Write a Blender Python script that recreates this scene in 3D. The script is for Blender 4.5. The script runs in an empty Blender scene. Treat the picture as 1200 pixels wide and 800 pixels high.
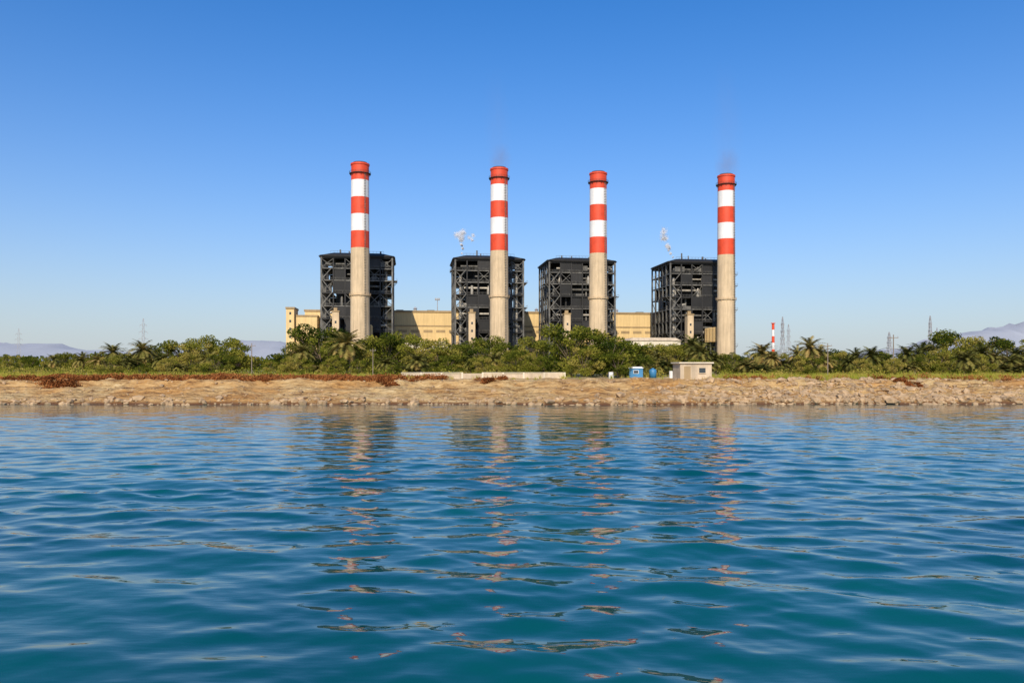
import bpy, math, random
import numpy as np
from mathutils import Vector, noise as mnoise
random.seed(7); rng=np.random.default_rng(7)
F=933.3; CAMH=4.0
scene=bpy.context.scene
def bx(b,Y): return (b-600)/F*Y          # bearing -> world x at depth Y
def bz(v,Y): return CAMH+(430-v)/F*Y     # survey elevation -> world z

# ---------------------------------------------------------------- materials
def nt(name):
    m=bpy.data.materials.new(name); m.use_nodes=True
    t=m.node_tree; b=t.nodes['Principled BSDF']; return m,t,b
def N(t,typ,**kw):
    n=t.nodes.new(typ)
    for k,v in kw.items():
        if k in n.inputs: n.inputs[k].default_value=v
        else: setattr(n,k,v)
    return n
def ramp(t,fac,stops):
    r=t.nodes.new('ShaderNodeValToRGB'); e=r.color_ramp.elements
    while len(e)<len(stops): e.new(0.5)
    for i,(p,c) in enumerate(stops):
        e[i].position=p; e[i].color=(c[0],c[1],c[2],1)
    t.links.new(fac,r.inputs[0]); return r.outputs[0]
def weathered(name,c,rough=0.8,var=0.25,scale=0.3,streak=0.0,bump=0.0,metal=0):
    m,t,b=nt(name); L=t.links
    tc=N(t,'ShaderNodeTexCoord'); mp=N(t,'ShaderNodeMapping'); L.new(tc.outputs['Object'],mp.inputs[0])
    n1=N(t,'ShaderNodeTexNoise',Scale=scale,Detail=6.0,Roughness=0.65); L.new(mp.outputs[0],n1.inputs['Vector'])
    lo=[x*(1-var) for x in c]; hi=[min(1,x*(1+var*0.6)) for x in c]
    col=ramp(t,n1.outputs[0],[(0.3,lo),(0.7,hi)])
    if streak>0:
        mp2=N(t,'ShaderNodeMapping'); mp2.inputs['Scale'].default_value=(1,1,0.06); L.new(tc.outputs['Object'],mp2.inputs[0])
        n2=N(t,'ShaderNodeTexNoise',Scale=0.9,Detail=5.0,Roughness=0.7); L.new(mp2.outputs[0],n2.inputs['Vector'])
        s=ramp(t,n2.outputs[0],[(0.35,(1-streak,)*3),(0.62,(1,1,1))])
        mx=N(t,'ShaderNodeMix',data_type='RGBA',blend_type='MULTIPLY'); mx.inputs[0].default_value=1
        L.new(col,mx.inputs[6]); L.new(s,mx.inputs[7]); col=mx.outputs[2]
    L.new(col,b.inputs['Base Color']); b.inputs['Roughness'].default_value=rough; b.inputs['Metallic'].default_value=metal
    if bump>0:
        bp=N(t,'ShaderNodeBump',Strength=bump,Distance=0.3); L.new(n1.outputs[0],bp.inputs['Height']); L.new(bp.outputs[0],b.inputs['Normal'])
    return m
M={}
M['conc']=weathered('stack_concrete',(0.66,0.50,0.31),0.85,0.16,0.12,0.28)
M['red']=weathered('red_paint',(0.75,0.07,0.018),0.6,0.2,0.2,0.2)
M['white']=weathered('white_paint',(0.80,0.78,0.75),0.6,0.08,0.2,0.14)
M['soot']=weathered('soot_metal',(0.06,0.05,0.045),0.8,0.4,0.5)
M['dark']=weathered('dark_cladding',(0.010,0.010,0.010),0.7,0.5,0.15,0.3)
M['dark2']=weathered('dark_panel',(0.022,0.021,0.020),0.65,0.5,0.15,0.3)
M['steel']=weathered('painted_steel',(0.15,0.143,0.125),0.6,0.7,0.3,0.4)
M['steeld']=weathered('dark_steel',(0.020,0.019,0.018),0.7,0.4,0.3)
M['pipe']=weathered('lagged_pipe',(0.45,0.41,0.34),0.4,0.3,0.5,0.25,metal=0.2)
M['beige']=weathered('beige_cladding',(0.78,0.56,0.26),0.75,0.10,0.08,0.18)
M['beiged']=weathered('beige_trim',(0.40,0.28,0.14),0.75,0.2,0.2,0.2)
M['glass']=weathered('dark_glazing',(0.04,0.05,0.055),0.2,0.3,0.4)
M['render']=weathered('lime_render',(0.72,0.63,0.47),0.85,0.15,0.4,0.15)
M['wallc']=weathered('wall_render',(0.60,0.48,0.33),0.9,0.25,0.5,0.25)
M['blue']=weathered('blue_paint',(0.05,0.22,0.42),0.5,0.2,0.8,0.2)
M['galv']=weathered('galvanised',(0.36,0.36,0.37),0.5,0.2,0.5)
M['wood']=weathered('wood_pole',(0.24,0.19,0.14),0.85,0.3,1.0)
M['bark']=weathered('bark',(0.15,0.105,0.07),0.95,0.4,3.0)
M['rock']=weathered('rock',(0.44,0.30,0.165),0.95,0.5,0.9)

def leafmat(name,stops,trans=0.3,rnd=.6):
    m=bpy.data.materials.new(name); m.use_nodes=True; t=m.node_tree; L=t.links
    for n in list(t.nodes): t.nodes.remove(n)
    o=N(t,'ShaderNodeOutputMaterial'); at=N(t,'ShaderNodeAttribute',attribute_name='tint')
    oi=N(t,'ShaderNodeObjectInfo'); ma=N(t,'ShaderNodeMath',operation='MULTIPLY_ADD'); ma.inputs[1].default_value=rnd
    L.new(oi.outputs['Random'],ma.inputs[0]); L.new(at.outputs['Fac'],ma.inputs[2])
    s=N(t,'ShaderNodeMath',operation='SUBTRACT'); s.inputs[1].default_value=rnd/2; L.new(ma.outputs[0],s.inputs[0])
    c=ramp(t,s.outputs[0],stops)
    d=N(t,'ShaderNodeBsdfDiffuse'); tr=N(t,'ShaderNodeBsdfTranslucent'); mx=N(t,'ShaderNodeMixShader'); mx.inputs[0].default_value=trans
    L.new(c,d.inputs[0]); L.new(c,tr.inputs[0]); L.new(d.outputs[0],mx.inputs[1]); L.new(tr.outputs[0],mx.inputs[2]); L.new(mx.outputs[0],o.inputs[0])
    return m
M['leaf']=leafmat('foliage',[(0,(0.03,0.05,0.008)),(0.3,(0.095,0.115,0.014)),(0.6,(0.24,0.235,0.032)),(1,(0.42,0.33,0.08))])
M['palm']=leafmat('palm_frond',[(0,(0.05,0.06,0.016)),(0.5,(0.18,0.17,0.042)),(0.8,(0.33,0.26,0.08)),(1,(0.45,0.29,0.11))],0.2)
M['grass']=leafmat('grass_blades',[(0,(0.08,0.11,0.012)),(0.5,(0.23,0.27,0.028)),(0.8,(0.38,0.33,0.06)),(1,(0.47,0.32,0.10))])
M['dry']=leafmat('dry_brush',[(0,(0.10,0.035,0.012)),(0.5,(0.30,0.105,0.035)),(1,(0.48,0.22,0.07))],0.15)
# wisps of condensed steam: thin white scattering droplets sheets, partly transparent
def wispmat(name,col,alpha):
    m=bpy.data.materials.new(name); m.use_nodes=True; t=m.node_tree; L=t.links
    for n in list(t.nodes): t.nodes.remove(n)
    o=N(t,'ShaderNodeOutputMaterial'); d=N(t,'ShaderNodeBsdfDiffuse'); tr=N(t,'ShaderNodeBsdfTranslucent'); a=N(t,'ShaderNodeMixShader'); a.inputs[0].default_value=.5
    d.inputs[0].default_value=(*col,1); tr.inputs[0].default_value=(*col,1); L.new(d.outputs[0],a.inputs[1]); L.new(tr.outputs[0],a.inputs[2])
    tp=N(t,'ShaderNodeBsdfTransparent'); b=N(t,'ShaderNodeMixShader'); b.inputs[0].default_value=alpha; L.new(tp.outputs[0],b.inputs[1]); L.new(a.outputs[0],b.inputs[2]); L.new(b.outputs[0],o.inputs[0]); return m
M['wisp']=wispmat('steam_wisp',(.97,.97,.97),.35)

# ---------------------------------------------------------------- mesh builder
class MB:
    def __init__(s): s.v=[];s.f=[];s.m=[];s.mats=[];s.t=[]
    def mi(s,k):
        if k not in s.mats: s.mats.append(k)
        return s.mats.index(k)
    def add(s,vs,fs,k,tint=0.5):
        o=len(s.v); s.v.extend(vs); i=s.mi(k)
        for f in fs: s.f.append(tuple(a+o for a in f)); s.m.append(i); s.t.append(tint)
    def box(s,x0,x1,y0,y1,z0,z1,k):
        s.add([(x0,y0,z0),(x1,y0,z0),(x1,y1,z0),(x0,y1,z0),(x0,y0,z1),(x1,y0,z1),(x1,y1,z1),(x0,y1,z1)],
              [(0,3,2,1),(4,5,6,7),(0,1,5,4),(1,2,6,5),(2,3,7,6),(3,0,4,7)],k)
    def beam(s,a,b,w,k,w2=None,n=4):
        a=Vector(a);b=Vector(b); d=(b-a)
        if d.length<1e-5: return
        d.normalize(); up=Vector((0,0,1)) if abs(d.z)<0.95 else Vector((0,1,0))
        u=d.cross(up).normalized(); v=u.cross(d); w2=w if w2 is None else w2
        vs=[];off=math.pi/4 if n==4 else 0; q=math.sqrt(2)/2 if n==4 else 0.5
        for p,ww in((a,w),(b,w2)):
            for i in range(n):
                an=off+2*math.pi*i/n; vs.append(tuple(p+(u*math.cos(an)+v*math.sin(an))*ww*q))
        fs=[(i,(i+1)%n,n+(i+1)%n,n+i) for i in range(n)]+[tuple(range(n-1,-1,-1)),tuple(range(n,2*n))]
        s.add(vs,fs,k)
    def tube(s,prof,k,n=32,cx=0,cy=0,cap=False):
        vs=[];
        for r,z in prof:
            for i in range(n):
                a=2*math.pi*i/n; vs.append((cx+r*math.cos(a),cy+r*math.sin(a),z))
        fs=[]
        for j in range(len(prof)-1):
            for i in range(n): fs.append((j*n+i,j*n+(i+1)%n,(j+1)*n+(i+1)%n,(j+1)*n+i))
        if cap: fs.append(tuple(range((len(prof)-1)*n,len(prof)*n)))
        s.add(vs,fs,k)
    def prism(s,pts,z0,z1,k,inset=1.0):
        n=len(pts); vs=[(x,y,z0) for x,y in pts]+[(x*inset,y*inset,z1) for x,y in pts]
        fs=[(i,(i+1)%n,n+(i+1)%n,n+i) for i in range(n)]+[tuple(range(n-1,-1,-1)),tuple(range(n,2*n))]
        s.add(vs,fs,k)
    def mesh(s,name,smooth=False):
        me=bpy.data.meshes.new(name); me.from_pydata(s.v,[],s.f); 
        for k in s.mats: me.materials.append(M[k])
        me.polygons.foreach_set('material_index',s.m)
        a=me.attributes.new('tint','FLOAT','FACE'); a.data.foreach_set('value',s.t)
        if smooth: me.polygons.foreach_set('use_smooth',[True]*len(s.f))
        me.update(); return me
def link(name,me,loc=(0,0,0),rz=0,sc=(1,1,1),parent=None):
    o=bpy.data.objects.new(name,me); scene.collection.objects.link(o)
    o.location=loc;o.rotation_euler=(0,0,rz);o.scale=sc if not isinstance(sc,(int,float)) else (sc,)*3
    if parent: o.parent=parent
    return o

# ---------------------------------------------------------------- terrain
def wob(x,y,s,seed):
    r=np.random.default_rng(seed); z=np.zeros(np.broadcast(x,y).shape)
    for i in range(9):
        a=r.uniform(0,2*math.pi);k=2*math.pi/(s*r.uniform(0.35,1.6));z=z+np.sin((np.cos(a)*x+np.sin(a)*y)*k+r.uniform(0,6.28))
    return z/4.0
def shoreY(x): return 85.2+0.9*wob(x,x*0,30,1)+0.5*wob(x,x*0,7,2)+np.clip(np.asarray(x)-25,0,80)*0.05
def ground(x,y):
    x=np.asarray(x,float);y=np.asarray(y,float)
    d=y-shoreY(x)
    dw=d+0.9*wob(x,x*0,6,12)*np.clip(d/4,0,1)
    z=np.interp(dw,[-10,-1,0,0.25,0.9,3,5.6,6.3,8.6,9.6,12,40,300],[-2.5,-.25,0,.26,.42,.68,.95,1.3,1.55,2.25,2.5,2.7,2.6])
    m=np.clip(d/3,0,1)*np.clip(1-(d-60)/200,0.15,1)
    bank=np.clip(d,0,1)*np.clip((13-d)/3,0,1)
    return z+m*(0.15*wob(x,y,9,3)+0.07*wob(x,y,2.6,4))+bank*(0.09*np.abs(wob(x,y*1.6,1.1,5))+0.14*np.abs(wob(x*.7,y*2.0,2.2,6)))
def grid_mesh(name,X,Y,Z,mat,smooth=True):
    r,c=X.shape; co=np.stack([X,Y,Z],-1).reshape(-1,3).astype(np.float32)
    idx=np.arange(r*c).reshape(r,c)
    q=np.stack([idx[:-1,:-1],idx[:-1,1:],idx[1:,1:],idx[1:,:-1]],-1).reshape(-1,4).astype(np.int32)
    me=bpy.data.meshes.new(name); me.vertices.add(len(co)); me.vertices.foreach_set('co',co.ravel())
    me.loops.add(q.size); me.loops.foreach_set('vertex_index',q.ravel())
    me.polygons.add(len(q)); me.polygons.foreach_set('loop_start',np.arange(0,q.size,4,dtype=np.int32))
    me.polygons.foreach_set('loop_total',np.full(len(q),4,dtype=np.int32))
    me.polygons.foreach_set('use_smooth',np.ones(len(q),bool)); me.materials.append(mat); me.update(calc_edges=True); me.validate(); return me
u=np.concatenate([[-60,-20,-8,-4,-2.2,-1.5,-1.2],np.linspace(-1,1,700),[1.2,1.5,2.2,4,8,20,60]])
yr=np.concatenate([np.arange(76,104,0.2),np.arange(104,140,1.0),np.geomspace(141,30000,60)])
YY,UU=np.meshgrid(yr,u,indexing='ij'); XX=UU*(np.minimum(YY,3000)*0.75+10)
ZZ=ground(XX,YY)
m,t,b=nt('ground'); L=t.links
tc=N(t,'ShaderNodeTexCoord'); sep=N(t,'ShaderNodeSeparateXYZ'); L.new(tc.outputs['Object'],sep.inputs[0])
n1=N(t,'ShaderNodeTexNoise',Scale=0.35,Detail=8.0,Roughness=0.7); L.new(tc.outputs['Object'],n1.inputs['Vector'])
mp=N(t,'ShaderNodeMapping'); mp.inputs['Scale'].default_value=(0.35,1.0,2.2); L.new(tc.outputs['Object'],mp.inputs[0])
n2=N(t,'ShaderNodeTexNoise',Scale=1.1,Detail=10.0,Roughness=0.78); L.new(mp.outputs[0],n2.inputs['Vector'])
sand=ramp(t,n2.outputs[0],[(0.37,(0.13,0.065,0.024)),(0.45,(0.42,0.26,0.10)),(0.54,(0.62,0.43,0.19)),(0.68,(0.74,0.58,0.33))])
n4=N(t,'ShaderNodeTexNoise',Scale=0.11,Detail=4.0,Roughness=0.6); L.new(tc.outputs['Object'],n4.inputs['Vector'])
tn=ramp(t,n4.outputs[0],[(0.38,(.90,.70,.48)),(0.6,(1,1,1))])
ml=N(t,'ShaderNodeMix',data_type='RGBA',blend_type='MULTIPLY'); ml.inputs[0].default_value=1; L.new(sand,ml.inputs[6]); L.new(tn,ml.inputs[7]); sand=ml.outputs[2]
veg=ramp(t,n1.outputs[0],[(0.35,(0.14,0.16,0.035)),(0.5,(0.28,0.24,0.09)),(0.65,(0.46,0.35,0.19))])
wz=N(t,'ShaderNodeMapRange'); wz.inputs[1].default_value=0.10; wz.inputs[2].default_value=0.42; 
ad=N(t,'ShaderNodeMath',operation='MULTIPLY_ADD'); ad.inputs[1].default_value=0.5; L.new(n1.outputs[0],ad.inputs[0]); 
sb=N(t,'ShaderNodeMath',operation='SUBTRACT'); sb.inputs[1].default_value=0.25; L.new(sep.outputs[2],sb.inputs[0]); L.new(sb.outputs[0],ad.inputs[2]); L.new(ad.outputs[0],wz.inputs[0])
mw=N(t,'ShaderNodeMix',data_type='RGBA'); L.new(wz.outputs[0],mw.inputs[0]); mw.inputs[6].default_value=(0.14,0.06,0.022,1); L.new(sand,mw.inputs[7])
vf=N(t,'ShaderNodeMapRange'); vf.inputs[1].default_value=98; vf.inputs[2].default_value=106; L.new(sep.outputs[1],vf.inputs[0])
mv=N(t,'ShaderNodeMix',data_type='RGBA'); L.new(vf.outputs[0],mv.inputs[0]); L.new(mw.outputs[2],mv.inputs[6]); L.new(veg,mv.inputs[7])
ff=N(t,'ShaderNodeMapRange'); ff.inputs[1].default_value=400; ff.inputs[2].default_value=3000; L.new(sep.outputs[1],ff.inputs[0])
mf=N(t,'ShaderNodeMix',data_type='RGBA'); L.new(ff.outputs[0],mf.inputs[0]); L.new(mv.outputs[2],mf.inputs[6]); mf.inputs[7].default_value=(0.45,0.40,0.35,1)  # far ground blends to a pale tone, distance haze put into the colour
L.new(mf.outputs[2],b.inputs['Base Color']); b.inputs['Roughness'].default_value=0.95
bp=N(t,'ShaderNodeBump',Strength=1.0,Distance=0.4); L.new(n2.outputs[0],bp.inputs['Height']); L.new(bp.outputs[0],b.inputs['Normal'])
link('ground',grid_mesh('ground',XX,YY,ZZ,m))
def gz(x,y): return float(ground(x,y))

# ---------------------------------------------------------------- water
rows=[6.0]
while rows[-1]<97: rows.append(rows[-1]+0.035+0.0028*rows[-1])
yr=np.concatenate([[-4000,-800,-200,-60,-20,-8,0,3,5],np.array(rows)])
u=np.concatenate([[-400,-60,-20,-8,-4,-2.2,-1.5,-1.15],np.linspace(-1,1,900),[1.15,1.5,2.2,4,8,20,60,400]])
YY,UU=np.meshgrid(yr,u,indexing='ij'); W=(np.maximum(YY,0)*0.72+4); XX=UU*W
sp=np.maximum(0.035+0.0028*np.maximum(YY,6),2*W/900)
ZZ=np.zeros_like(XX); DX=np.zeros_like(XX);DY=np.zeros_like(XX)
wr=np.random.default_rng(33); NW=104
for i in range(NW):
    lam=0.36*(12.0)**(i/(NW-1))*wr.uniform(0.93,1.07)
    th=math.radians(84)+wr.normal(0,0.38 if lam>1.0 else 0.6); k=2*math.pi/lam
    sl=0.0205 if 0.8<lam<2.6 else (0.0105 if lam<0.8 else 0.0125)
    ph=k*(math.cos(th)*XX+math.sin(th)*YY)+wr.uniform(0,6.28)
    damp=np.clip((lam/sp-2.5)/2.5,0,1); a=sl/k*damp
    ZZ+=a*np.sin(ph); DX+=0.95*a*math.cos(th)*np.cos(ph); DY+=0.95*a*math.sin(th)*np.cos(ph)
gust=0.85+0.28*wob(XX,YY,26,9)
mask=((np.abs(UU)<=1)&(YY>=6)).astype(float)*np.clip(1-(YY-18)/65,0.30,1)*np.clip(gust,0.5,1.3)
ZZ*=mask;XX=XX+DX*mask;YY=YY+DY*mask
m,t,b=nt('sea_water');L=t.links
tc=N(t,'ShaderNodeTexCoord')
n0=N(t,'ShaderNodeTexNoise',Scale=0.08,Detail=3.0); L.new(tc.outputs['Object'],n0.inputs['Vector'])
c=ramp(t,n0.outputs[0],[(0.35,(0.001,0.056,0.063)),(0.65,(0.002,0.092,0.092))]); L.new(c,b.inputs['Base Color'])
b.inputs['Roughness'].default_value=0.02; b.inputs['IOR'].default_value=1.333; b.inputs['Specular IOR Level'].default_value=0.75
mp=N(t,'ShaderNodeMapping'); mp.inputs['Scale'].default_value=(0.6,1.4,1); mp.inputs['Rotation'].default_value=(0,0,0.12); L.new(tc.outputs['Object'],mp.inputs[0])
n1=N(t,'ShaderNodeTexNoise',Scale=2.2,Detail=2.0,Roughness=0.5); L.new(mp.outputs[0],n1.inputs['Vector'])
bp=N(t,'ShaderNodeBump',Strength=0.2,Distance=0.05); L.new(n1.outputs[0],bp.inputs['Height']); L.new(bp.outputs[0],b.inputs['Normal'])
link('sea_water',grid_mesh('sea_water',XX,YY,ZZ,m))

# ---------------------------------------------------------------- mountains
def mountains(name,pts,Y,seed,col):
    xs=np.linspace(pts[0][0],pts[-1][0],260); nr=14
    X=np.zeros((nr,260));Yg=np.zeros((nr,260));Z=np.zeros((nr,260))
    for j in range(nr):
        tt=j/(nr-1)
        for i,p in enumerate(xs):
            h=np.interp(p,[q[0] for q in pts],[q[1] for q in pts])*Y/F
            x=(p-600)/F*Y; n=mnoise.fractal(Vector((x/900+seed,tt*2.2,seed)),0.9,2.1,6)
            r=1-abs(n)*1.3
            X[j,i]=x;Yg[j,i]=Y-1800+tt*2600+150*n; e=math.sin(min(tt,0.75)/0.75*math.pi/2)
            Z[j,i]=-5+h*e*(0.70+0.42*r*e) if j>0 else -5
    mt=weathered(name+'_hazed_rock',col,1.0,0.05,0.0016); link(name,grid_mesh(name,X,Yg,Z,mt))  # pale blue-grey base colour has the aerial haze painted in
mountains('distant_mountains',[(-900,10),(-500,34),(-100,28),(40,27),(90,20),(150,15),(230,23),(290,31),(340,29),(380,16),(430,8),(520,3)],9000,3.1,(0.36,0.38,0.41))
mountains('distant_mountains',[(840,3),(900,14),(1000,15),(1080,22),(1130,34),(1170,42),(1210,50),(1300,60),(1500,35),(1900,45),(2200,10)],9500,8.4,(0.37,0.39,0.42))

# ---------------------------------------------------------------- power plant
ROT=math.radians(7.3)
def empty(name,loc,rz=0,parent=None):
    e=bpy.data.objects.new(name,None); scene.collection.objects.link(e); e.location=loc;e.rotation_euler=(0,0,rz)
    if parent:e.parent=parent
    return e
GP=2.5
H=113.5; r0,r1=5.4,4.85
def rad(z): return r0+(r1-r0)*z/H
band=9.3
sh=MB(); zs=np.linspace(0,H-5*band,12); sh.tube([(rad(z),z) for z in zs],'conc',48)
bd=MB()
for i in range(5):
    a=H-5*band+i*band; bd.tube([(rad(a)+.01,a),(rad(a+band)+.01,a+band)],'red' if i%2==0 else 'white',48)
dt=MB()
dt.tube([(r1-0.7,H-8),(r1-0.7,H),(r1+.35,H),(r1+.35,H-0.9),(r1,H-0.95)][::-1],'red',48)
dt.tube([(r1-1.0,H-6),(r1-1.0,H+0.8),(r1-1.3,H+0.8),(r1-1.3,H-6)][::-1],'soot',32)
for zc,kk,ex in((H-5.6,'steeld',1.0),(H*0.36,'conc',.7)):
    rr=rad(zc); dt.tube([(rr-.1,zc),(rr+ex,zc),(rr+ex,zc+0.22),(rr-.1,zc+0.22)],kk,40)
    for hh in(0.7,1.25): dt.tube([(rr+ex-.05,zc+hh),(rr+ex,zc+hh),(rr+ex,zc+hh+.08),(rr+ex-.05,zc+hh+.08)],kk,40)
    for i in range(24):
        a=i*math.pi/12; q=rr+ex-.05; dt.beam((q*math.cos(a),q*math.sin(a),zc),(q*math.cos(a),q*math.sin(a),zc+1.3),0.08,kk)
        if i%2: dt.beam((q*math.cos(a),q*math.sin(a),zc),((rr)*math.cos(a),(rr)*math.sin(a),zc-1.4),0.13,kk)
la=math.radians(-50)
for s_ in(-.3,.3):
    p=lambda z:((rad(z)+.5)*math.cos(la)-s_*math.sin(la),(rad(z)+.5)*math.sin(la)+s_*math.cos(la),z)
    dt.beam(p(2),p(H-6),0.12,'steel')
for z in np.arange(3,H-7,1.5):
    dt.tube([(0.55,z),(0.6,z+.1)],'steel',8,(rad(z)+.6)*math.cos(la),(rad(z)+.6)*math.sin(la))
dt.box(-6.5,6.5,-6.5,6.5,-3,1.0,'conc')
mesh_sh,mesh_bd,mesh_dt=sh.mesh('shaft',True),bd.mesh('painted_bands',True),dt.mesh('platforms_and_ladder')

def build_boiler(seed):
    r=random.Random(seed)
    fr=MB(); levels=[0,7.5,15,22.5,30,37.5,45,52.5,59.5,65.6]
    cxs=[-20.5,-13.5,-6.8,0,6.8,13.5,20.5]; cys=[-18.5,-11,-3.7,3.7,11,18.5]
    front=[(x,-18.5) for x in cxs]; back=[(x,18.5) for x in cxs]; lft=[(-20.5,y) for y in cys[1:-1]]; rgt=[(20.5,y) for y in cys[1:-1]]
    for i,(x,y) in enumerate(front+back+lft+rgt):
        edge=abs(x)>20
        fr.beam((x,y,0),(x,y,65.6),0.9 if edge else 0.7,'steel' if edge else 'steeld')
    pl=MB();pn=MB()
    for li,z in enumerate(levels[1:]):
        k='steel' if li in(1,4,6,7) else 'steeld'
        for s_ in(-1,1):
            fr.beam((-20.9,s_*18.5,z-.35),(20.9,s_*18.5,z-.35),0.6,k); fr.beam((s_*20.5,-18.9,z-.4),(s_*20.5,18.9,z-.4),0.6,k)
        if li<8:
            pl.box(-20.2,20.2,-18.2,-12.4,z+.02,z+.14,'steeld'); pl.box(-20.2,20.2,12.4,18.2,z+.02,z+.14,'steeld')
            pl.box(-20.2,-14.6,-12.4,12.4,z+.03,z+.15,'steeld'); pl.box(14.6,20.2,-12.4,12.4,z+.03,z+.15,'steeld')
            for hh in(0.65,1.25):
                fr.beam((-20.9,-19.0,z+hh),(20.9,-19.0,z+hh),0.1,'steel'); fr.beam((-21,-18.9,z+hh),(-21,18.9,z+hh),0.1,'steel'); fr.beam((21,-18.9,z+hh),(21,18.9,z+hh),0.1,'steel')
            for x in np.arange(-20.5,20.6,2.05): fr.beam((x,-19.0,z),(x,-19.0,z+1.25),0.08,'steel')
            if r.random()<.55:
                s_=r.choice([-1,1]); x0,x1=(20.9,23.2) if s_>0 else(-23.2,-20.9)
                pl.box(x0,x1,-18,-6,z-.2,z-.02,'steel')
                for y in(-18,-12,-6): fr.beam((x0 if s_<0 else x1,y,z),(x0 if s_<0 else x1,y,z+1.2),.1,'steel'); fr.beam((s_*23.1,y,z-.2),(s_*20.9,y,z-2.4),.2,'steel')
                fr.beam((s_*23.1,-18,z+1.2),(s_*23.1,-6,z+1.2),.1,'steel')
    for j in range(len(levels)-1):
        z0,z1=levels[j]+.1,levels[j+1]-.7
        for i in range(6):
            x0,x1=cxs[i],cxs[i+1]; q=r.random()
            if i in(0,5) and j<7:
                if j%2==0: fr.beam((x0,-18.5,z0),(x1,-18.5,z1),0.34,'steel')
                else: fr.beam((x1,-18.5,z0),(x0,-18.5,z1),0.34,'steel')
            elif q<0.33 and 0<i<5:
                pn.box(x0+.4,x1-.4,-17.9-r.random()*1.2,-17.3,z0,z1,'dark' if r.random()<.7 else 'dark2')
            elif q<0.5: 
                fr.beam((x0,-18.5,z0),(x1,-18.5,z1),0.3,'steel'); fr.beam((x1,-18.4,z0),(x0,-18.4,z1),0.3,'steel')
        for i in range(5):
            for sx in(-20.5,20.5):
                y0,y1=cys[i],cys[i+1]
                if r.random()<0.15: pn.box(sx-.2,sx+.1,y0+.4,y1-.4,z0,z1,'dark')
                elif r.random()<0.5: fr.beam((sx,y0,z0),(sx,y1,z1),0.3,'steeld')
        pn.box(-15 if r.random()<.7 else -19,15 if r.random()<.7 else 19,17.6,17.9,z0,z1,'dark')
    core=MB()
    oct_=lambda a,b_,c:[(-a+c,-b_),(a-c,-b_),(a,-b_+c),(a,b_-c),(a-c,b_),(-a+c,b_),(-a,b_-c),(-a,-b_+c)]
    core.prism(oct_(12.8,11.6,3.5),6,58,'dark')
    core.prism(oct_(14.2,13.2,5),46.2,64,'dark')
    for z in np.arange(9,45,4.5): core.prism(oct_(13.1,11.95,3.6),z,z+.5,'steeld')
    core.tube([(3,-1),(3,6.2)],'steel',20,-7,-3);core.box(-12,12,-10,10,-1,2.2,'conc')
    pp=MB()
    for x,rr,z0,z1 in((-17.2,0.8,1,57),(-16,0.45,1,50),(16.8,0.9,4,60),(15.2,0.4,8,55),(-9.5,0.6,10,44),(8.8,0.7,3,38),(3.2,0.35,16,60)):
        pp.tube([(rr,z0),(rr,z1)],r.choice(['pipe','steel','steeld']),14,x,-14.8,True)
    for z,x0,x1,rr in((49,-14,13,0.7),(33.5,-18,4,0.7),(26,2,18,0.8),(18.5,-16,12,0.6),(56,-8,16,0.5),(62,-18,18,0.6)):
        a=r.uniform(-2,3); pp.beam((x0+a,-15.6,z),(x1+a*.5,-15.6,z),rr*2,r.choice(['pipe','steel','steel']),n=12)
    for q in range(18):
        x=r.uniform(-18,13);z=r.choice(levels[1:8])+.2; w=r.uniform(1.2,5);h=r.uniform(1.0,4.0)
        pp.box(x,x+w,-17.2+q*.03,-13.2,z,z+h,r.choice(['steel','steel','pipe','steeld','dark2']))
    for q in range(9):
        x=r.uniform(-18,17);z=r.choice(levels[1:8])+.2; rr=r.uniform(.5,1.3); pp.tube([(rr,z),(rr,z+r.uniform(2,5)),(rr*.3,z+5.6)],r.choice(['pipe','steel']),14,x,-16.4,True)
    for x0,x1 in((-17,-11),(-3,3.5),(6,11),(13,18)):
        if r.random()<.8: pp.box(x0,x1,-17.4,-14,60.6,63.6,'steel')
    for j in range(8):
        z0,z1=levels[j]+.2,levels[j+1]
        if j%2: pp.beam((-20,-19.9,z0),(-14.2,-19.9,z1),0.5,'steel')
        else: pp.beam((-14.2,-19.9,z0),(-20.0,-19.9,z1),0.5,'steel')
    rf=MB()
    rf.prism(oct_(21.6,19.6,2.5),65.6,67.0,'dark'); rf.prism(oct_(21.2,19.2,2.4),67.0,68.9,'dark',0.72)
    rf.prism(oct_(22.1,20.1,2.7),66.2,66.55,'steeld')
    for x,y,rr,h in((-9,-6,.45,5.5),(-6,-5,.35,4.2),(5,-7,.6,3.6),(11,2,.5,5),(0,4,.9,3)):
        x+=r.uniform(-3,3); h*=r.uniform(.5,1); rf.tube([(rr,68.2),(rr,68.2+h)],'steel',12,x,y,True)
    rf.box(-3,3,-4,1,68.6,70.3,'dark'); rf.box(9,14,-8,-4,68,69.7,'steeld')
    for i in range(16):
        x=-15.5+i*2.06; rf.beam((x,-14.6,68.6),(x,-14.6,69.9),0.1,'steel')
    rf.beam((-15.5,-14.6,69.9),(15.4,-14.6,69.9),0.12,'steel')
    return [('steel_frame',fr.mesh('steel_frame')),('gratings',pl.mesh('gratings')),('wall_panels',pn.mesh('wall_panels')),('boiler_casing',core.mesh('boiler_casing')),('pipework',pp.mesh('pipework')),('roof',rf.mesh('roof'))]
fd=MB()
fd.box(1,9,-40,-19.3,17,25,'beiged')
for y in np.arange(-39,-20,2.4): fd.box(.7,9.3,y,y+.35,16.7,25.3,'beige')
for y in(-37,-28,-21):
    for x in(1.6,8.4): fd.beam((x,y,0),(x,y,16.9),.7,'steel')
lt=MB()
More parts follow.
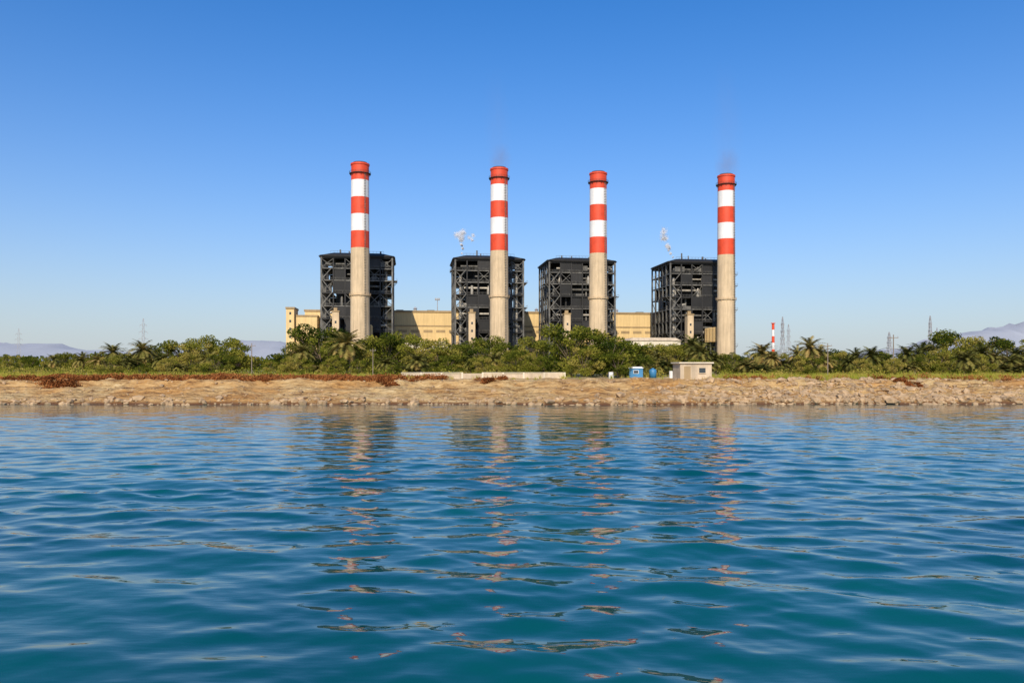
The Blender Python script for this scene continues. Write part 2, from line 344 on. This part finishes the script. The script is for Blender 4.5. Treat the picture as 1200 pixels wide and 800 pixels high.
lt.box(-13.2,-9.4,-29,-24,0,33,'conc'); lt.box(-13.5,-9.1,-29.3,-23.7,33,33.7,'beiged'); lt.box(-12.5,-10.5,-27.5,-25.5,33.7,35.5,'beiged')
for z in np.arange(4,31,4.5): lt.box(-11.8,-10.8,-29.12,-28.9,z,z+1.4,'glass')
lt.box(-20,15,-24,-19.6,0,7.5,'beige'); lt.box(-20.4,15.4,-24.4,-19.2,7.5,8.2,'beiged')
for x in np.arange(-19,14,3.4): lt.box(x,x+2,-24.12,-23.9,2.8,5.4,'glass')
mfd,mlt=fd.mesh('flue_duct'),lt.mesh('lift_tower')
stacks=[(422,440),(585,451),(701,461),(851,467)]
dxs=[-9.3,-8.6,-9.2,-10]
for si,((pb,Y),dx) in enumerate(zip(stacks,dxs)):
    X=bx(pb,Y); e=empty('power_plant_chimney',(X,Y,GP))
    for n_,me in(('shaft',mesh_sh),('painted_bands',mesh_bd),('platforms_and_ladder',mesh_dt)): link(n_,me,parent=e)
    cb=empty('boiler_house',(X+dx,Y+45,GP),ROT)
    for n_,me in build_boiler(5+si*3): link(n_,me,parent=cb)
    link('flue_duct',mfd,parent=cb); link('lift_tower',mlt,parent=cb)
# turbine hall
th=MB(); Lh=127
th.box(-Lh,Lh,-17,17,0,38,'beige'); th.box(-Lh-.5,Lh+.5,-17.5,17.5,38,39.2,'beiged')
th.box(-Lh-.2,Lh+.2,-17.25,17.25,28.6,29.4,'beiged')
for x in np.arange(-Lh,Lh+.1,8.46): th.box(x-.3,x+.3,-17.2,-16.9,0,28.5,'beige')
for x in np.arange(-Lh+1.2,Lh-2,8.46):
    th.box(x,x+6,-17.06,-16.9,24.5,26.3,'beiged'); th.box(x,x+6,-17.06,-16.9,6,12,'glass')
for x in np.arange(-110,120,21): th.box(x,x+5,-6,0,39.2,40.4,'steel')
for x in(-55,30,88): th.tube([(1.1,39),(1.1,42),(1.6,42),(.2,43.2)],'galv',14,x,4)
e=empty('turbine_hall',(-12,555,GP),ROT); link('walls_and_roof',th.mesh('turbine_walls'),parent=e)
an=MB()
an.box(-5,19,-30,-17.7,0,20,'render'); an.box(-5.4,19.4,-30.4,-17.75,20,21,'beiged'); an.box(-43,-12,-28,-17.7,0,14,'render')
an.box(-137,-132,-30,-12,0,38.6,'beige'); an.box(-137.4,-131.6,-30.4,-11.6,38.6,39.8,'beiged'); an.box(-131.6,-118,-27,-17.6,0,34,'beige'); an.box(-131.5,-117.6,-27.4,-17.65,34,35,'beiged')
for x in np.arange(-3,17,4): an.box(x,x+2.4,-30.1,-29.9,12,15,'glass');an.box(x,x+2.4,-30.1,-29.9,5,8,'glass')
for z in np.arange(5,36,5): an.box(-135,-133.8,-30.1,-29.9,z,z+1.6,'glass')
link('annexes',an.mesh('annexes'),parent=e)
fm=MB(); fm.tube([(.3,0),(.2,8)],'galv',8); fm.box(-1.6,1.6,-.5,.5,8,8.3,'galv')
for x in(-1.2,0,1.2): fm.box(x-.5,x+.5,-.7,-.2,8.3,9.5,'galv')
link('floodlight_mast',fm.mesh('floodlight_mast'),(bx(510,550)+2,545,GP+39.1),ROT)
wh=MB(); wh.box(-13,13,-8,8,0,14.5,'render'); wh.prism([(-13.5,-8.5),(13.5,-8.5),(13.5,8.5),(-13.5,8.5)],14.5,16,'wallc',0.8)
for x in np.arange(-11,11,4): wh.box(x,x+2.4,-8.1,-7.9,9,11.6,'glass')
wh.box(-3,3,-8.14,-7.94,0,6,'beiged')
whm=wh.mesh('warehouse')
link('warehouse',whm,(bx(762,400),400,GP),ROT)
link('warehouse',whm,(bx(498,410),412,GP-3),ROT,(.9,1,1.1))

sc=MB()
for i in range(7): sc.tube([(1.5-.05*i,i*6.0),(1.5-.05*(i+1),(i+1)*6.0)],'red' if i%2==0 else 'white',20)
sc.tube([(1.5,41.6),(1.9,41.6),(1.9,42.2),(1.0,42.2)],'red',20)
link('striped_chimney',sc.mesh('striped_chimney'),(bx(906,720),720,GP),0,(1,1,0.98))

py=MB(); hs=[0,12,22,31,39,46,52]; ws=[4.2,3.1,2.2,1.4,1.2,1.0,0.3]
for i in range(6):
    a,b2=ws[i],ws[i+1]
    cs=[(-1,-1),(1,-1),(1,1),(-1,1)]
    for q in range(4):
        s1,s2=cs[q],cs[(q+1)%4]
        py.beam((s1[0]*a,s1[1]*a,hs[i]),(s1[0]*b2,s1[1]*b2,hs[i+1]),.36,'galv')
        py.beam((s1[0]*a,s1[1]*a,hs[i]),(s2[0]*b2,s2[1]*b2,hs[i+1]),.22,'galv'); py.beam((s2[0]*a,s2[1]*a,hs[i]),(s1[0]*b2,s1[1]*b2,hs[i+1]),.22,'galv')
        py.beam((s1[0]*b2,s1[1]*b2,hs[i+1]),(s2[0]*b2,s2[1]*b2,hs[i+1]),.22,'galv')
for z,w in((31,5.4),(38,4.8),(45,4.0)):
    for s_ in(-1,1):
        py.beam((s_*1.2,0,z+1.6),(s_*w,0,z),.26,'galv');py.beam((s_*1.2,0,z),(s_*w,0,z),.3,'galv'); py.beam((s_*w,0,z),(s_*w,0,z-2.2),.25,'galv')
pym=py.mesh('pylon')
for pb,top,Y in((22,385,1050),(168,373,880),(917,371,900),(924,380,1150),(1090,370,820),(1042,389,760),(1098,384,1200)):
    link('transmission_pylon',pym,(bx(pb,Y),Y,GP-1),random.uniform(.4,.9),(.9,.9,(bz(top,Y)-GP+1)/52))
up=MB(); up.beam((0,0,-.5),(0,0,9),.3,'wood',.2,8); up.beam((-1,0,8.3),(1,0,8.3),.14,'wood'); 
for x in(-.9,0,.9): up.beam((x,0,8.35),(x,0,8.7),.12,'galv',n=6)
upm=up.mesh('utility_pole')
for pb,top,Y in((295,402,115),(660,398,150),(970,402,110),(1047,392,125),(437,408,112)):
    x=bx(pb,Y); link('utility_pole',upm,(x,Y,gz(x,Y)),random.uniform(-.4,.4),(bz(top,Y)-gz(x,Y))/9)

# shore structures
wl=MB(); x0,x1=bx(470,101),bx(662,101)
for i,x in enumerate(np.arange(x0,x1,2.6)):
    wl.box(x,x+2.5,101.0,101.2,2.0,3.2+0.04*math.sin(i*2.1),'wallc'); wl.box(x+2.44,x+2.66,100.95,101.25,2.0,3.34,'render'); 
    if i%5!=3: wl.box(x+.002,x+2.43,100.96,101.24,3.25,3.33,'render')
link('boundary_wall',wl.mesh('boundary_wall'))
hu=MB(); hu.box(-2.0,2.0,-1.4,1.4,-.5,1.95,'wallc'); hu.box(-2.2,2.2,-1.6,1.6,1.95,2.12,'render'); hu.box(-1.5,-.7,-1.45,-1.38,-.1,1.6,'beiged'); hu.box(.4,1.2,-1.44,-1.38,.8,1.4,'glass'); hu.box(.33,1.27,-1.5,-1.38,.7,.79,'wallc')
x=bx(811,99); link('pump_house',hu.mesh('pump_house'),(x,99,gz(x,99)),.12)
bo=MB(); bo.box(-.9,.9,-.7,.7,0,1.3,'blue'); bo.prism([(-1.0,-.8),(1.0,-.8),(1.0,.8),(-1.0,.8)],1.3,1.5,'white',.75); bo.box(-.35,.35,-.73,-.69,.6,1.05,'white'); bo.box(-.3,.3,-.745,-.72,.65,1.0,'glass')
x=bx(745,106); link('blue_kiosk',bo.mesh('blue_kiosk'),(x,106,gz(x,106)),-.1)
tk=MB(); tk.tube([(.01,.0),(.5,.0),(.5,1.0),(.36,1.15),(.15,1.2),(.15,1.3)],'blue',18,cap=True)
x=bx(765,108); link('water_tank',tk.mesh('water_tank',True),(x,108,gz(x,108)))
dr=MB(); dr.tube([(.01,0),(.3,0),(.3,.3),(.32,.31),(.3,.33),(.3,.6),(.32,.61),(.3,.63),(.3,.9),(.27,.88)],'white',16,cap=True)
drm=dr.mesh('drum')
for pb in(716,787,789.5): x=bx(pb,101); link('storage_drum',drm,(x,101,gz(x,101)))

# rocks
rk=MB(); 
import bmesh
bm=bmesh.new(); bmesh.ops.create_icosphere(bm,subdivisions=1,radius=1); bm.verts.ensure_lookup_table()
iv=np.array([v.co[:] for v in bm.verts]); iff=[tuple(v.index for v in f.verts) for f in bm.faces]; bm.free()
def rock(x,y,s):
    d=iv*(1+rng.uniform(-.28,.28,(len(iv),1)))*np.array([rng.uniform(.7,1.5),rng.uniform(.6,1.1),rng.uniform(.4,.8)])*s
    a=rng.uniform(0,6.28); R=np.array([[math.cos(a),-math.sin(a),0],[math.sin(a),math.cos(a),0],[0,0,1]]); d=d@R.T
    z=gz(x,y); rk.add([tuple(p) for p in d+np.array([x,y,z+.1*s])],iff,'rock')
for i in range(3400):
    q=rng.random()
    if q<0.5: pb=rng.normal(960,110) if rng.random()<.6 else rng.uniform(770,1260); dd=rng.choice([rng.uniform(0,3),rng.uniform(4,10.5)]); s=rng.gamma(2.0,0.09)+.05
    elif q<0.8: pb=rng.uniform(-60,1260); dd=rng.uniform(-.5,1.0); s=rng.gamma(2,.08)+.05
    else: pb=rng.uniform(-60,800); dd=rng.uniform(1,11); s=rng.gamma(2,.04)+.04
    x=bx(pb,93); rock(x,float(shoreY(x))+dd,min(s,.6))
link('shore_rocks',rk.mesh('shore_rocks'))

# ---------------------------------------------------------------- foliage
def cards(mb,C,size,k,tint,up=0.0):
    n=len(C); a=rng.normal(size=(n,3)); a/=np.linalg.norm(a,axis=1)[:,None]
    b_=np.cross(a,rng.normal(size=(n,3))); b_/=np.linalg.norm(b_,axis=1)[:,None]
    s=size*rng.uniform(.6,1.3,(n,1)); a=a*s; b_=b_*s*.55
    P=np.stack([C-a,C+b_,C+a*1.0,C-b_],1)
    o=len(mb.v); mb.v.extend(map(tuple,P.reshape(-1,3).tolist())); i=mb.mi(k)
    mb.f.extend([(o+4*j,o+4*j+1,o+4*j+2,o+4*j+3) for j in range(n)]); mb.m.extend([i]*n); mb.t.extend(list(np.clip(tint+rng.normal(0,.1,n),0,1)))
def broadleaf(Ht,Wd,ncl,dens,ls):
    mb=MB(); th_=Ht*.3
    mb.beam((0,0,-.4),(.1,.05,th_),Ht*.06,'bark',Ht*.04,8)
    for i in range(ncl):
        a=rng.uniform(0,6.28); zz=rng.uniform(.12,.86); w=Wd*.5*math.sqrt(max(0.05,1-((zz-.42)/.55)**2))*rng.uniform(.3,.98)
        c=np.array([w*math.cos(a),w*math.sin(a),zz*Ht+rng.uniform(-.03,.06)*Ht])
        mb.beam((.1,.05,th_*rng.uniform(.5,1)),tuple(c),Ht*.02,'bark',Ht*.006,5)
        R=Ht*rng.uniform(.08,.16); n=int(dens*(R/(Ht*.13))**2)
        d=rng.normal(size=(n,3)); d/=np.linalg.norm(d,axis=1)[:,None]; rr=R*rng.uniform(.35,1.2,(n,1))**.7
        cards(mb,c+d*rr*np.array([1.25,1.25,.85]),ls,'leaf',rng.uniform(.2,.8))
    return mb.mesh('broadleaf_tree')
BL=[broadleaf(8,9,28,220,.2),broadleaf(8,7,24,240,.2),broadleaf(8,11,32,200,.21),broadleaf(8,8,20,230,.19),broadleaf(8,10,26,240,.2)]
def palm(Ht,lean,nf,fl):
    mb=MB(); pts=[]
    for i in range(9):
        s_=i/8; pts.append((lean*s_*s_,.2*math.sin(s_*3),-.3+(Ht-fl*.45)*s_))
    for i in range(8): mb.beam(pts[i],pts[i+1],.5-.02*i,'bark',.42-.015*i,8)
    top=np.array(pts[-1])
    for f in range(nf):
        az=f*2.39996+rng.uniform(-.2,.2); q=f/nf; el=math.radians(82-128*q+rng.uniform(-8,8)); dead=q>.86
        p=top.copy(); L_=fl*rng.uniform(.85,1.1)*(1 if not dead else .75); st=12; dr=rng.uniform(.08,.14)
        tint=.95 if dead else rng.uniform(.2,.75)
        for i in range(st):
            d=np.array([math.cos(el)*math.cos(az),math.cos(el)*math.sin(az),math.sin(el)])
            side=np.array([-math.sin(az),math.cos(az),0]); p2=p+d*L_/st; el-=dr
            mb.add([tuple(p-side*.03),tuple(p+side*.03),tuple(p2+side*.02),tuple(p2-side*.02)],[(0,1,2,3)],'palm',tint)
            w=fl*.17*(math.sin((i+1.2)/(st+1.5)*math.pi)**.6)
            for h in(0,.5):
                o=p+(p2-p)*h
                for sg in(-1,1):
                    tip=o+side*sg*w+d*w*.7+np.array([0,0,rng.uniform(-.35,.15)*w]); mb.add([tuple(o-d*.06),tuple(o+d*.09),tuple(tip)],[(0,1,2)],'palm',float(np.clip(tint+rng.normal(0,.1),0,1)))
            p=p2
    return mb.mesh('date_palm')
PM=[(palm(h,l,n,f),h) for h,l,n,f in((7,.5,54,3.2),(6.2,-.6,56,3.1),(8.5,.3,46,3.2),(5.2,.4,60,3.1),(9.5,-.9,44,3.2))]
def put(kind,pb,top,Y,wide=1.0):
    x=bx(pb,Y); g=gz(x,Y); Hh=bz(top,Y)-g
    if kind=='b': me=random.choice(BL); s_=Hh/8.0; link('broadleaf_tree',me,(x,Y,g),random.uniform(0,6.28),(s_*wide,s_*wide,s_))
    else:
        me,h=min(PM,key=lambda q:abs(q[1]+.9-Hh)+random.uniform(0,1.2)); s_=Hh/(h+1.0); link('date_palm',me,(x,Y,g),random.uniform(0,6.28),(max(s_,.8)*wide,max(s_,.8)*wide,s_))
T=[('p',65,412,190),('p',92,412,180),('p',128,398,150),('p',162,394,150),('p',176,400,165),('b',192,400,155),('b',214,397,155),('b',236,400,150),('b',258,394,160),('b',278,396,150),('p',245,407,130),
('b',318,422,150),('b',333,412,170),('p',350,398,150),('b',352,399,180),('b',376,380,160),('p',398,385,140),('p',411,383,130),('b',393,389,175),('b',432,400,160),('b',452,390,160),('b',474,386,165),('b',494,390,155),('b',515,394,140),('b',536,398,160),('b',555,402,140),('b',572,394,155),('b',590,398,140),('b',607,403,150),('b',625,396,155),('b',643,400,150),
('b',668,381,112),('b',690,376,116),('b',714,389,110),('b',684,402,106),('b',724,410,106),('b',733,398,140),('b',752,402,140),('b',768,400,150),('b',785,404,140),('p',808,388,140),('p',820,396,130),('b',800,407,160),('b',842,412,150),('p',838,410,130),
('b',862,415,150),('p',890,396,140),('b',884,409,170),('b',912,413,150),('p',935,401,140),('p',950,390,130),('p',961,400,150),('b',980,409,150),('p',1002,404,135),('p',1020,402,130),('b',1034,410,160),('p',1066,399,130),('p',1080,396,140),('b',1095,398,150),('b',1113,387,145),('b',1130,393,140),('p',1148,397,130),('b',1160,395,140),('b',1183,392,135),('p',1194,401,130),('b',1215,396,140),('b',1245,400,150),
('b',10,421,190),('b',35,419,200),('b',50,421,180),('b',-20,418,180),('b',108,418,180),('b',145,412,180)]
for k,pb,top,Y in T: put(k,pb,top,Y,random.uniform(1.0,1.25))
for i in range(46):
    pb=855+i*10+random.uniform(-5,5); put('p' if random.random()<.5 else 'b',pb,random.uniform(406,430),random.uniform(112,135),random.uniform(.9,1.15))
for i in range(24):
    pb=110+i*7.2+random.uniform(-4,4); put('p' if random.random()<.4 else 'b',pb,random.uniform(409,429),random.uniform(118,150),random.uniform(1,1.2))
for i in range(46):
    pb=340+i*11+random.uniform(-5,5)
    if 655<pb<740: continue
    put('p' if random.random()<.3 else 'b',pb,random.uniform(406,427),random.uniform(115,140),random.uniform(1,1.2))
for i in range(80):
    pb=random.uniform(-150,1350)
    if 300<pb<335: continue
    mid=340<pb<850
    put('b' if random.random()<.65 else 'p',pb,random.uniform(400,413) if mid else random.uniform(409,422),random.uniform(190,290),random.uniform(1.0,1.3))
tl=MB()
for i in range(900):
    Y=random.uniform(330,420) if i%2 else random.uniform(480,900); pb=random.uniform(-400,1600)
    if 350<pb<860 and Y>400: continue
    x=bx(pb,Y); hh=random.uniform(3,8)
    for q in range(3):
        n=45; d=rng.normal(size=(n,3)); d/=np.linalg.norm(d,axis=1)[:,None]
        cards(tl,np.array([x+random.uniform(-3,3),Y,GP+hh*(.25+.28*q)])+d*np.array([3.4,2.5,1.6])*rng.uniform(.5,1,(n,1)),.7,'leaf',random.uniform(.3,.7))
link('distant_tree_line',tl.mesh('distant_tree_line'))
ug=MB()
for i in range(440):
    Y=random.uniform(108,165); pb=random.uniform(-120,1320)
    if 460<pb<660 and Y<118 and random.random()<.4: continue
    if 285<pb<330 and random.random()<.6: continue
    x=bx(pb,Y); g=gz(x,Y); R=random.uniform(.4,1.4); n=int(110*R)
    d=rng.normal(size=(n,3)); d/=np.linalg.norm(d,axis=1)[:,None]; d[:,2]=np.abs(d[:,2])
    cards(ug,np.array([x,Y,g])+d*np.array([1.5,1,1.05])*R*rng.uniform(.5,1.1,(n,1)),.16,'leaf',random.uniform(.35,.95))
link('undergrowth_shrubs',ug.mesh('undergrowth_shrubs'))
gr=MB()
def tuft(x,y,h,n,k,tint,spread=.35):
    g=gz(x,y)
    for i in range(n):
        a=random.uniform(0,6.28);r_=random.uniform(0,spread);px,py_=x+r_*math.cos(a),y+r_*math.sin(a); l=random.uniform(.1,.5)*h; hh=h*random.uniform(.5,1.1); w=.035
        b2=random.uniform(0,6.28)
        gr.add([(px-w,py_,g-.05),(px+w,py_,g-.05),(px+l*math.cos(b2),py_+l*math.sin(b2),g+hh)],[(0,1,2)],k,min(1,max(0,tint+random.gauss(0,.12))))
for i in range(6500):
    pb=random.uniform(-80,1280); Y=random.uniform(97,122)
    pr=1.0 if pb<70 else .45 if pb<430 else .12 if pb<800 else 1.0
    if 690<pb<845: pr*=.4
    if random.random()>pr: continue
    x=bx(pb,Y); tuft(x,Y,random.uniform(.25,.85),9,'grass',random.uniform(.35,.8))
link('shore_grass',gr.mesh('shore_grass'))
db=MB()
def drybush(x,y,R,n,flat=.7,tint=.5,drop=0):
    g=gz(x,y); d=rng.normal(size=(n,3)); d/=np.linalg.norm(d,axis=1)[:,None]; d[:,2]=np.abs(d[:,2])
    C=np.array([x,y,g-drop])+d*np.array([1.5,.9,flat])*R*rng.uniform(.3,1.1,(n,1)); cards(db,C,.11,'dry',tint)
for i in range(1200):
    pb=random.uniform(50,445) if random.random()<.82 else random.choice([random.uniform(-60,60),random.uniform(850,1280),random.uniform(445,520)])
    x=bx(pb,97.5); y=float(shoreY(x))+random.uniform(10.2,15); drybush(x,y,random.uniform(.25,.7),80,.95,random.uniform(.3,.95))
for pb,dd,R in((60,8.5,1.2),(72,7.2,1.4),(84,8.3,1.1),(48,9,.8),(448,8.6,.8),(457,8.2,.7),(570,10,.9),(582,10.2,.8),(1075,9,.8),(1060,9.3,.6),(1110,8.5,.5)):
    x=bx(pb,94)
    for q in range(9): drybush(x+random.uniform(-1.1,1.1)*R,float(shoreY(x))+dd+random.uniform(-.8,.8),R*random.uniform(.25,.6),130,1.0,random.uniform(.1,.75))
link('dry_scrub',db.mesh('dry_scrub'))

# ---------------------------------------------------------------- smoke and steam
def puffmat(name,col,dens,sc,thr,g):
    m=bpy.data.materials.new(name); m.use_nodes=True;t=m.node_tree;L=t.links
    for n in list(t.nodes): t.nodes.remove(n)
    o=N(t,'ShaderNodeOutputMaterial'); v=N(t,'ShaderNodeVolumePrincipled'); v.inputs['Color'].default_value=(*col,1); v.inputs['Anisotropy'].default_value=g
    tc=N(t,'ShaderNodeTexCoord'); ln=N(t,'ShaderNodeVectorMath',operation='LENGTH'); L.new(tc.outputs['Object'],ln.inputs[0])
    n1=N(t,'ShaderNodeTexNoise',Scale=sc,Detail=4.0,Roughness=.6); L.new(tc.outputs['Object'],n1.inputs['Vector'])
    a=N(t,'ShaderNodeMapRange'); a.inputs[1].default_value=1.0;a.inputs[2].default_value=0.2; L.new(ln.outputs['Value'],a.inputs[0])
    b_=N(t,'ShaderNodeMapRange'); b_.inputs[1].default_value=thr;b_.inputs[2].default_value=thr+.2; L.new(n1.outputs[0],b_.inputs[0])
    c=N(t,'ShaderNodeMath',operation='MULTIPLY'); L.new(a.outputs[0],c.inputs[0]);L.new(b_.outputs[0],c.inputs[1])
    d=N(t,'ShaderNodeMath',operation='MULTIPLY'); d.inputs[1].default_value=dens; L.new(c.outputs[0],d.inputs[0]); L.new(d.outputs[0],v.inputs['Density']); L.new(v.outputs[0],o.inputs['Volume']); return m
M['smoke']=puffmat('smoke',(.55,.42,.42),.045,1.5,.35,-.1); M['smoke2']=puffmat('thin_smoke',(.65,.5,.5),.006,1.5,.35,-.1)
def puff(name,pb,v,Y,sx,sz,mat,tilt=0):
    bm=bmesh.new(); bmesh.ops.create_icosphere(bm,subdivisions=3,radius=1); me=bpy.data.meshes.new(name); bm.to_mesh(me);bm.free(); me.materials.append(M[mat])
    o=link(name,me,(bx(pb,Y),Y,bz(v,Y)),0,(sx,sx,sz)); o.rotation_euler=(0,tilt,0)
puff('smoke_haze',586,188,451,7,11,'smoke'); puff('smoke_haze',852,194,467,8,12,'smoke'); puff('smoke_haze',852,150,467,10,45,'smoke2',-.05); puff('smoke_haze',583,150,451,9,40,'smoke2',-.06)
# steam plumes: path of (bearing, elevation, radius, count) billows made of fine wisps
def steam(Y,path):
    mb=MB()
    for pb,v,R,n in path:
        c=np.array([bx(pb,Y),Y,bz(v,Y)])
        for q in range(max(1,n//90)):
            cc=c+rng.normal(size=3)*R*.45; cards(mb,cc+rng.normal(size=(90,3))*R*.33,.55,'wisp',.5)
    link('steam_plume',mb.mesh('steam_plume'))
steam(488,[(541,297,.5,120),(541,292,.7,180),(541,287,1.0,220),(540,281,1.8,380),(538,276,2.8,650),(542,273,2.2,400),(550,277,1.6,100),(556,275,1.8,120),(553,281,1.2,80)])
steam(508,[(788,301,.5,120),(787,297,.8,200),(785,292,1.2,300),(782,287,1.7,380),(779,281,2.3,450),(777,275,2.6,450),(778,269,1.9,220)])

# ---------------------------------------------------------------- light
EL=math.radians(36); AZ=math.radians(188)
w=bpy.data.worlds.new('World'); scene.world=w; w.use_nodes=True; t=w.node_tree; bg=t.nodes['Background']; L=t.links
sky=N(t,'ShaderNodeTexSky'); sky.sky_type='NISHITA'; sky.sun_disc=False; sky.sun_elevation=EL; sky.sun_rotation=AZ; sky.air_density=1.0; sky.dust_density=1.0; sky.ozone_density=1.5
mu=N(t,'ShaderNodeMix',data_type='RGBA',blend_type='MULTIPLY'); mu.inputs[0].default_value=1; mu.inputs[7].default_value=(0.84,1.02,1.34,1)
hs=N(t,'ShaderNodeHueSaturation'); hs.inputs['Saturation'].default_value=1.27
L.new(sky.outputs[0],mu.inputs[6]); L.new(mu.outputs[2],hs.inputs['Color'])
tc=N(t,'ShaderNodeTexCoord'); sp_=N(t,'ShaderNodeSeparateXYZ'); L.new(tc.outputs['Generated'],sp_.inputs[0])
mx0=N(t,'ShaderNodeMath',operation='MAXIMUM'); mx0.inputs[1].default_value=0; L.new(sp_.outputs[2],mx0.inputs[0])
m1=N(t,'ShaderNodeMath',operation='MULTIPLY'); m1.inputs[1].default_value=-6.3; L.new(mx0.outputs[0],m1.inputs[0])
ex=N(t,'ShaderNodeMath',operation='EXPONENT'); L.new(m1.outputs[0],ex.inputs[0])
m2=N(t,'ShaderNodeMath',operation='MULTIPLY'); m2.inputs[1].default_value=0.94; L.new(ex.outputs[0],m2.inputs[0])
hz=N(t,'ShaderNodeMix',data_type='RGBA'); L.new(m2.outputs[0],hz.inputs[0]); L.new(hs.outputs[0],hz.inputs[6]); hz.inputs[7].default_value=(4.6,4.95,5.15,1)
L.new(hz.outputs[2],bg.inputs[0]); bg.inputs[1].default_value=0.125
sd=bpy.data.lights.new('sun','SUN'); sd.energy=4.7; sd.angle=math.radians(.5); sd.color=(1,.88,.70)
so=bpy.data.objects.new('sun',sd); scene.collection.objects.link(so)
dv=Vector((math.sin(AZ)*math.cos(EL),math.cos(AZ)*math.cos(EL),math.sin(EL))); so.rotation_euler=dv.to_track_quat('Z','Y').to_euler()
cd=bpy.data.cameras.new('camera'); cam=bpy.data.objects.new('camera',cd); scene.collection.objects.link(cam)
cam.location=(0,0,CAMH); cam.rotation_euler=(math.radians(90),0,0); cd.lens=28; cd.sensor_width=36; cd.shift_y=0.025; cd.clip_end=60000; cd.clip_start=.1
scene.camera=cam
scene.view_settings.view_transform='Standard'; scene.view_settings.look='None'; scene.view_settings.exposure=0
